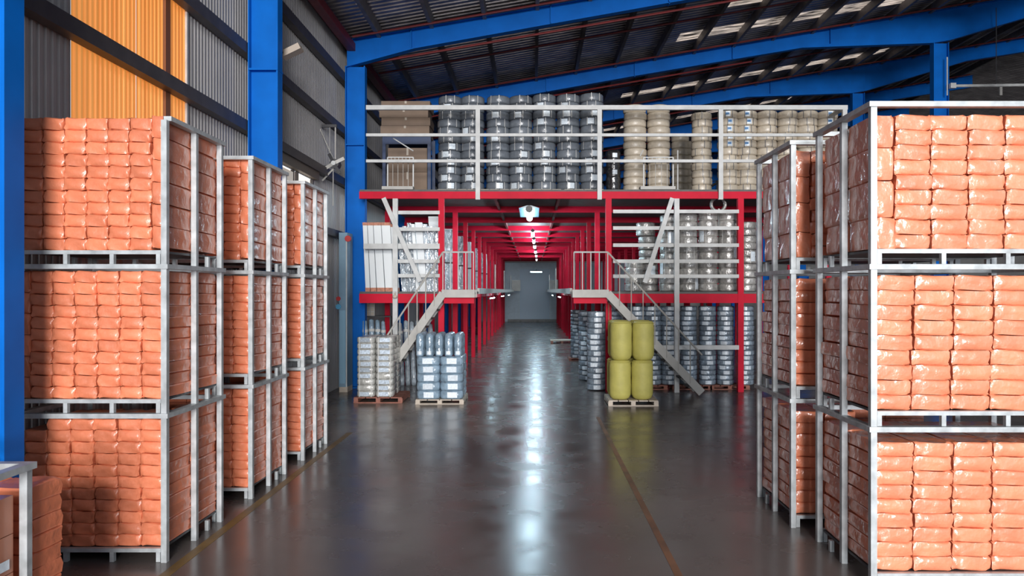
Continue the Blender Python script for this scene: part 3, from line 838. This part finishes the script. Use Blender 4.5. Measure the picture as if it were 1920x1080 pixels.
# lower deck right: silver wrapped coils
LZ = D1+.02
ks = coil_kit('silver_coil', .232, .33, 'coil_silver', 'strap', 'label', (-.4, .35), n=20)
st = [(1192, 486, 2), (1220, 416, 5), (1258, 402, 5), (1294, 400, 5), (1332, 398, 5), (1370, 398, 5), (1404, 415, 5)]
for q, (p, ty, n) in enumerate(st):
    y = 17.62 if q not in (0, 1) else 18.3; xx = X(p, y-.23); z = LZ; top = Zh(ty, y-.23); hh = (top-z)/n
    for r in range(n):
        o = coil(ks, 'silver_coil', (xx+random.uniform(-.015, .015)-(.04*(r/4)**2*2 if q == 1 else 0), y+random.uniform(-.02, .02), z+r*hh),
                 'silver film wrapped coil, row %s from top, stack %s from left, middle storey' % (NUM[n-r], NUM[q+1]), 'silver coils in the middle storey', random.uniform(0, 6.28), random.random() < .4)
        o.scale = (1, 1, hh/.33)
    
t = thing('hose_ring', 'grey hose ring standing on edge on top of the silver coils', 'hose', (X(1347, 17.6), 17.62, Zh(398, 17.4)+.0))
b = MB(); R, r = .165, .04
vs = []; fs = []; n1, n2 = 24, 8
for i in range(n1):
    for j in range(n2):
        a, c = 2*PI*i/n1, 2*PI*j/n2; rr = R+r*math.cos(c); vs.append((rr*math.cos(a), r*1.6*math.sin(c), rr*math.sin(a)+R+r+.005))
for i in range(n1):
    for j in range(n2): fs.append((i*n2+j, ((i+1)%n1)*n2+j, ((i+1)%n1)*n2+(j+1)%n2, i*n2+(j+1)%n2))
b.add(vs, fs); obj('ring', b, M['coil_silver'], t, smooth=True)
obj('tie', MB().box(-.015, .015, -.075, .075, .005, .10), M['strap'], t)

# ground storey right: bluish coils
kg = coil_kit('blue_grey_coil', .20, .115, 'coil_blue', 'strap', 'label', (), la=.5, n=20)
for q, p in enumerate((1150, 1197, 1227, 1258, 1294, 1330, 1364, 1402)):
    y = 17.6; xx = X(p, y-.2); n = 16; z = .10; hh = (Zh(574, y-.2)-z)/n
    for r in range(n):
        o = coil(kg, 'blue_grey_coil', (xx+random.uniform(-.008, .008), y, z+r*hh),
                 'blue grey coil, row %s from top, stack %s from left, ground storey right' % (NUM[n-r], NUM[q+1]), 'blue grey coils on the ground, right', random.uniform(-.5, .3), True, False)
        o.scale = (1, 1, hh/.115)
for q in range(3):
    pallet('dull red pallet under the blue grey coils, %s from the left' % ['first', 'second', 'third'][q], X([1212, 1294, 1364][q], 17.6), 17.6, 0, .92, .5, .10, 'wood_red')
# aisle stacks on the right
ka = coil_kit('blue_grey_coil', .225, .134, 'coil_blue', 'strap', 'label', (), la=.5, n=20)
for q, (p, y, top, n) in enumerate(((1120, 17.3, 584, 14), (1103, 19.2, 584, 14), (1083, 24.8, 581, 13), (1094, 24.8, 581, 13))):
    xx = X(p, y-.2); z = .08 if y > 20 else .02; hh = (Zh(top, y-.2)-z)/n
    if q == 1: xx = X(1101, y)
    for r in range(n):
        o = coil(ka, 'blue_grey_coil', (xx, y, z+r*hh), 'blue grey coil, row %s from top, stack %s along the right aisle edge' % (NUM[n-r], NUM[q+1]),
                 'blue grey coils along the aisle', random.uniform(-.4, .4), True, False)
        o.scale = (1, 1, hh/.134)
pallet('dark pallet under the farther aisle coils', X(1088, 24.8), 24.8, 0, .8, .7, .08, 'wood_red')
t = thing('pallet_truck', 'low pallet standing empty in the aisle on the right', 'pallet', (X(1053, 33), 33, 0)); t.name = 'low_pallet'
obj('deck', MB().box(-.5, .5, -.4, .4, .10, .14), M['wood_pale'], t)
for xx in (-.48, -.05, .38): obj('block', MB().box(xx, xx+.1, -.4, .4, 0, .10), M['wood_red'], t)

# middle storey left: white boards with copper wrapped ends, then film wrapped boards
y = 17.4
def board(p0, p1, q0, q1, lean, m, label, group, yy=y, th=.10, caps=True, name='white_board'):
    x0, x1 = X(p0, yy), X(p1, yy); z0, z1 = LZ, Zh(q0, yy)
    t = thing(name, label, 'board', ((x0+x1)/2, yy, LZ), group); h = z1-z0; w = (x1-x0)/2
    def sh(b): b.v = [(v[0]+lean*(h-v[2])/h*-1+0, v[1], v[2]) for v in b.v]; return b
    z_a = .09 if caps else 0; z_b = h-.07 if caps else h
    obj('panel', sh(MB().box(-w, w, 0, th, z_a, z_b)), M[m], t)
    if caps:
        obj('end_wrap', sh(MB().box(-w-.004, w+.004, -.006, th+.006, 0, z_a)), M['copper'], t)
        obj('end_wrap', sh(MB().box(-w-.004, w+.004, -.006, th+.006, z_b, h)), M['copper'], t)
bw = [(682, 690), (691, 701), (702, 716), (717, 733), (734, 741)]
for k, (a, c) in enumerate(bw):
    board(a-2, c-2, 417+(3 if k > 3 else 0), 540, -.07-.01*k, 'white_board', 'tall white board with copper wrapped ends, %s from the left' % ['first', 'second', 'third', 'fourth', 'fifth'][k], 'white boards in the middle storey')
bs = [(748, 757, 430), (758, 766, 424), (767, 774, 418), (775, 781, 420), (782, 795, 417), (796, 804, 420), (805, 814, 424), (815, 824, 426)]
for k, (a, c, tp) in enumerate(bs):
    board(a-4, c-4, tp, 540, -.12, 'white_board' if k in (3, 4) else 'clear', '%s board behind the rails, number %s right of the white post' % ('white' if k in (3, 4) else 'film wrapped grey', NUM[k+1]), 'boards behind the left rails', yy=17.3+.05*(k % 2), caps=False, name='wrapped_board')
k = 0
for yy, xx in ((18.4, -2.35), (19.0, -2.42), (21.3, -2.35), (22.1, -2.45), (24.4, -2.35), (25.3, -2.4), (28, -2.4), (31.2, -2.4), (34.3, -2.4), (37.3, -2.4)):
    t = thing('wrapped_board', 'tall film wrapped board leaning along the left aisle, %s from the front' % ['first', 'second', 'third', 'fourth', 'fifth', 'sixth', 'seventh', 'eighth', 'ninth', 'tenth'][k], 'board', (xx, yy, LZ), 'boards along the left aisle')
    h = 1.85-.05*(k % 3)
    b = MB().box(-.14, .14, 0, .5, 0, h); b.v = [(v[0]-.10*v[2]/h, v[1], v[2]) for v in b.v]
    obj('panel', b, M['clear' if k % 3 else 'white_board'], t); obj('band', MB().box(-.20, .135, -.008, .01, h*.45, h*.45+.05), M['dark'], t); k += 1
# ground storey left: upright wrapped bundles and a white wire crate
k = 0
for p0, p1, tp, yy in ((681, 692, 600, 17.7), (693, 704, 598, 17.7), (705, 715, 599, 17.7), (716, 725, 601, 17.7), (746, 757, 604, 18.2), (758, 768, 600, 18.2), (769, 779, 602, 18.2), (780, 790, 600, 18.2), (791, 802, 604, 18.2), (803, 814, 606, 18.2)):
    x0, x1 = X(p0, yy), X(p1, yy); h = Zh(tp, yy); cx = (x0+x1)/2; rr = (x1-x0)/2
    t = thing('profile_bundle', 'upright film wrapped bundle of long profiles under the left deck, %s from left' % ['first', 'second', 'third', 'fourth', 'fifth', 'sixth', 'seventh', 'eighth', 'ninth', 'tenth'][k], 'bundle', (cx, yy, 0), 'profile bundles under the left deck')
    b = MB().lathe([(0, 0), (rr*.95, .0), (rr, .1), (rr*.93, h*.5), (rr, h*.8), (rr*.8, h-.03), (0, h)], 10)
    b.v = [(v[0]+.06*(v[2]/h-.5)*-1, v[1], v[2]) for v in b.v]
    obj('wrap', b, M['pack_blue' if k < 4 else 'clear'], t, smooth=True); obj('tie', MB().lathe([(rr*1.0, h*.82), (rr*1.02, h*.84), (rr*1.0, h*.86)], 10), M['strap'], t, (-.02, 0, 0)); k += 1
yy = 19.5
t = thing('wire_crate', 'small white wire crate hanging high under the left lower deck', 'crate', (X(692, yy), yy, Zh(592, yy)))
ww, hh = .16, .33
for i in range(4):
    a = -ww+2*ww*i/3; obj('wire', MB().box(a-.008, a+.008, -.1, -.084, 0, hh), M['white_steel'], t)
    c = hh*i/3; obj('wire', MB().box(-ww, ww, -.1, -.084, c-.008, c+.008), M['white_steel'], t)
obj('liner', MB().box(-ww+.01, ww-.01, -.08, .1, .0, hh-.02), M['wood_pale'], t)
# shelf that the crate stands on
t2 = thing('shelf_board', 'dark shelf board under the white wire crate', 'shelf', (X(700, yy), yy, 0))
obj('board', MB().box(-.3, .5, -.2, .2, Zh(592, yy)-.03, Zh(592, yy)), M['dark'], t2)
for xx in (-.28, .46): obj('leg', MB().box(xx, xx+.03, -.18, .18, 0, Zh(592, yy)-.03), M['dark'], t2)

# ------------------------------------------------------------------ pallets on the open floor
def roundbox(w, d, h, e):
    b = MB(); prof = [(-w/2+e, -d/2), (w/2-e, -d/2), (w/2, -d/2+e), (w/2, d/2-e), (w/2-e, d/2), (-w/2+e, d/2), (-w/2, d/2-e), (-w/2, -d/2+e)]
    n = 8; vs = []; g = e*.5
    for z, s in ((0, .94), (g, 1), (h*.5, 1.015), (h-g, 1), (h, .94)):
        vs += [(x*s, y*s, z) for x, y in prof]
    fs = [(r*n+k, r*n+(k+1)%n, (r+1)*n+(k+1)%n, (r+1)*n+k) for r in range(4) for k in range(n)]
    fs += [tuple(range(n-1, -1, -1)), tuple(range(4*n, 5*n))]
    return b.add(vs, fs)
# silver packs
yp = 15.25
pallet('reddish pallet under the two silver columns, left of the stairs', X(708, yp), yp+.52, 0, 1.0, 1.0, .12, 'wood_red')
sm = roundbox(.345, .46, .121, .03).mesh('silver_pack', M['pack_silver'], True)
tp = MB().box(-.11, .10, -.236, -.231, .02, .10).mesh('label', M['label_dim'])
bd = MB().box(-.008, .008, -.238, -.232, .0, .121).mesh('strap', M['strap'])
zt = Zh(632, yp); zb = .125; hh = (zt-zb)/10
for q, p in enumerate((684.5, 720)):
    for r in range(10):
        for j in range(2):
            t = thing('silver_pack', 'silver film wrapped pack, row %s from top, %s column, %s layer, silver pallet' % (NUM[10-r], ['left', 'right'][q], ['front', 'back'][j]), 'pack',
                      (X(p, yp)+.0, yp+.26+.48*j, zb+r*hh), 'silver packs on the reddish pallet')
            t.scale = (1, 1, hh/.121*.98)
            put('wrap', sm, t)
            if j == 0:
                if random.random() < .8: put('label', tp, t, (random.uniform(-.02, .02), 0, 0))
                for s in (-.12, .12): put('strap', bd, t, (s, 0, 0))
# blue rolls pallet
yp = 15.1
pallet('white edged pallet under the blue rolls beside the aisle', X(824, yp), yp+.5, 0, .98, 1.0, .10, 'wood_pale')
rm = roundbox(.455, .47, .186, .06).mesh('blue_roll', M['pack_blue'], True)
tl = MB().box(-.10, .10, -.247, -.24, .03, .155).mesh('label', M['label'])
zt = Zh(669, yp); zb = .105; hh = (zt-zb)/5
for q, p in enumerate((802, 846)):
    for r in range(5):
        for j in range(2):
            t = thing('blue_roll', 'blue film wrapped roll lying flat, row %s from top, %s column, %s layer, blue pallet' % (NUM[5-r], ['left', 'right'][q], ['front', 'back'][j]), 'roll',
                      (X(p, yp), yp+.25+.49*j, zb+r*hh), 'flat blue rolls on the white edged pallet')
            t.scale = (1, 1, hh/.186*.98); put('wrap', rm, t)
            if j == 0: put('label', tl, t, ((.02 if q else 0)+random.uniform(-.02, .02), 0, 0))
zb2 = zt+.005; h1 = Zh(625, yp)-zb2
b = MB().lathe([(0, 0), (.07, 0), (.083, .03), (.083, .13), (.074, .15), (.085, .18), (.082, h1-.06), (.05, h1-.01), (0, h1)], 14)
um = b.mesh('upright_roll', M['pack_blue'], True)
ul = coil_label(.088, .1, -PI/2-.5, -PI/2+.5).mesh('label', M['label'])
for k, p in enumerate((786, 804, 822, 840, 858)):
    for j in range(4):
        t = thing('upright_roll', 'blue bottle shaped roll standing, %s from left, %s line, on the flat rolls' % (['first', 'second', 'third', 'fourth', 'fifth'][k], ['front', 'second', 'third', 'back'][j]), 'roll',
                  (X(p, yp), yp+.12+.2*j, zb2), 'upright blue rolls on the blue pallet')
        put('wrap', um, t)
        if j == 0: put('label', ul, t, (0, 0, .02))
# yellow sacks
yp = 14.85
pallet('white edged pallet under the four yellow sacks', X(1188, yp), yp+.48, 0, 1.0, .95, .115, 'wood_pale', 5)
hy = (Zh(602, yp)-.12)/2; R = .222
for r in range(2):
    for q, p in enumerate((1167, 1209)):
        for j in range(2):
            pr = [(0, .0), (.15, 0), (.19, .03), (R-.003, .10), (R, .25), (R-.004, hy*.55), (R, hy*.8), (R-.008, hy-.06), (.19, hy-.01), (.0, hy)]
            b = MB().lathe(pr, 24); rnd = random.Random(r*7+q)
            b.v = [(v[0]*(1+.018*math.sin(9*math.atan2(v[1], v[0])+rnd.random())*(1 if v[2] < .12 else .15)), v[1], v[2]) for v in b.v]
            t = thing('yellow_sack', 'tall yellow woven cylinder, %s %s, %s pair on its pallet' % (['lower', 'upper'][r], ['left', 'right'][q], ['front', 'back'][j]), 'sack',
                      (X(p, yp)-(.02 if r == 0 else 0), yp+.235+.46*j, .12+r*hy), 'yellow sacks on the pallet')
            obj('body', b, M['yellow'], t, smooth=True)
            obj('seam', MB().lathe([(R-.006, hy-.055), (R+.002, hy-.045), (R-.006, hy-.035)], 24), M['yellow'], t)
# pull switch on the red column
t = thing('pull_switch', 'orange cord with a small switch box on the red column', 'switch', (X(1141, 16.9), 16.86, Zh(638, 16.9)))
obj('cord', MB().cyl((0,0,.08), (0,0,.85), .012, 6), M['copper'], t); obj('box', MB().box(-.03, .03, -.03, .03, 0, .09), M['wood_pale'], t)
t = thing('bulb_lamp', 'small bulb lamp on the left lower deck beam', 'lamp', (X(741, 16.8), 16.76, Zh(556, 16.8)))
b = MB().lathe([(0, -.04), (.04, -.035), (.06, 0), (.05, .02), (.02, .04), (.02, .08), (0, .08)], 12); obj('bulb', b, M['wood_pale'], t, smooth=True)
obj('socket', MB().cyl((0,0,.08), (0,0,.12), .025, 8), M['white_steel'], t)

# ------------------------------------------------------------------ left wall equipment
# tall pale blue cabinet
cy = 16.9; x0, x1 = -4.40, X(651, cy)
zt = Zh(436, cy)
t = thing('electrical_cabinet', 'tall pale blue steel cabinet between the left cages and the blue column', 'cabinet', ((x0+x1)/2, cy, 0)); w2 = (x1-x0)/2
obj('body', MB().box(-w2, w2, 0, .5, .12, zt), M['cab'], t)
obj('plinth', MB().box(-w2, w2, .02, .5, 0, .12), M['wood_pale'], t)
obj('door', MB().box(-w2+.02, w2-.04, -.02, 0, .2, Zh(582, cy)), mat('light_blue_door', (.25, .45, .60), .45), t)
obj('side_trim', MB().box(w2-.025, w2, -.02, 0, .12, zt-.1), M['white_steel'], t)
obj('switch', MB().cyl((-.10, -.04, Zh(560, cy)), (-.10, 0, Zh(560, cy)), .05, 12), M['redbit'], t)
obj('dial', MB().cyl((-.10, -.04, Zh(575, cy)), (-.10, 0, Zh(575, cy)), .06, 12), M['bluebit'], t)
obj('alarm_bell', MB().cyl((.12, -.06, zt-.14), (.12, 0, zt-.14), .07, 14), M['redbit'], t)
# wall fan
fy = 16.2; fx, fz = X(629, fy), Zh(308, fy)
t = thing('wall_fan', 'grey industrial fan on stays beside the blue column', 'fan', (fx, fy, fz)); 
obj('motor', MB().cyl((0, -.12, 0), (0, .12, 0), .10, 14), M['dark'], t, smooth=False)
for k in range(4):
    a = .5+k*PI/2
    b = MB().bar((0, -.14, 0), (.24*math.cos(a), -.10, .24*math.sin(a)), .07, .012, (0, 1, .3)); obj('blade', b, M['dark' if k % 2 else 'stair'], t)
obj('hub', MB().cyl((0, -.18, 0), (0, -.12, 0), .05, 12), M['white_steel'], t)
obj('bracket', MB().box(-.012, .012, -.012, .012, .08, .85), M['stair'], t)
obj('bracket', MB().box(-.13, -.118, .0, .012, .05, .82), M['stair'], t)
obj('mount', MB().box(-.30, .03, -.03, .03, .80, .86), M['dark'], t)
obj('stay', MB().cyl((X(588, fy)-fx, 0, Zh(214, fy)-fz), (-.02, 0, .05), .013, 6), M['stair'], t)
obj('stay', MB().cyl((-.28, -.02, -.36), (0, 0, -.05), .02, 6), M['stair'], t)
obj('lead', MB().cyl((-.05, 0, -.9), (-.05, 0, -.08), .010, 6), M['stair'], t)
obj('mount', MB().box(-.36, 0, .0, .04, -.06, -.02), M['dark'], t)
# flood lamp on the column
t = thing('flood_lamp', 'pale rectangular flood lamp jutting from the second blue column', 'lamp', (X(547, 12.3), 12.3, Zh(97, 12.3)))
o = obj('housing', MB().box(-.17, .17, -.10, .10, -.05, .05), mat('pale_housing', (.45, .38, .31), .5), t, rot=(0, -.45, 0))
obj('bracket', MB().bar((-.14, 0, -.05), (-.03, -.55, -.02), .03, .03), M['dark'], t)
# tube light hung at the right under the roof
ly = 23.4; lz = Zh(161, ly)
t = thing('long_tube_light', 'long white tube fixture hanging under the roof at the far right', 'lamp', (X(1850, ly), ly, lz))
obj('tube', MB().cyl((X(1790, ly)-X(1850, ly), 0, 0), (2.6, 0, .05), .045, 8), M['white_steel'], t)
obj('junction_box', MB().box(X(1781, ly)-X(1850, ly), X(1791, ly)-X(1850, ly), -.06, .06, -.08, .08), M['white_steel'], t)
obj('conduit', MB().cyl((X(1776, ly)-X(1850, ly), 0, -.3), (X(1776, ly)-X(1850, ly), 0, .9), .02, 6), M['white_steel'], t)
for p in (1876,): obj('socket', MB().box(X(p, ly)-X(1850, ly)-.04, X(p, ly)-X(1850, ly)+.04, -.03, .03, -.3, -.04), M['stair'], t)
obj('hanger', MB().cyl((.3, 0, 0), (.3, 0, roofz(X(1850, ly))-lz-.5), .012, 6), M['dark'], t)
# control boxes hung at the aisle's end
for sx, lb in ((-1.15, 'left'), (1.35, 'right')):
    t = thing('control_box', 'grey control box on the %s of the grey end wall' % lb, 'box', (sx, 50, D1+.02))
    obj('box', MB().box(-.28, .28, -.15, .15, .0, .75), M['endwall'], t); obj('lid', MB().box(-.29, .29, -.17, -.15, .0, .72), M['stair'], t)
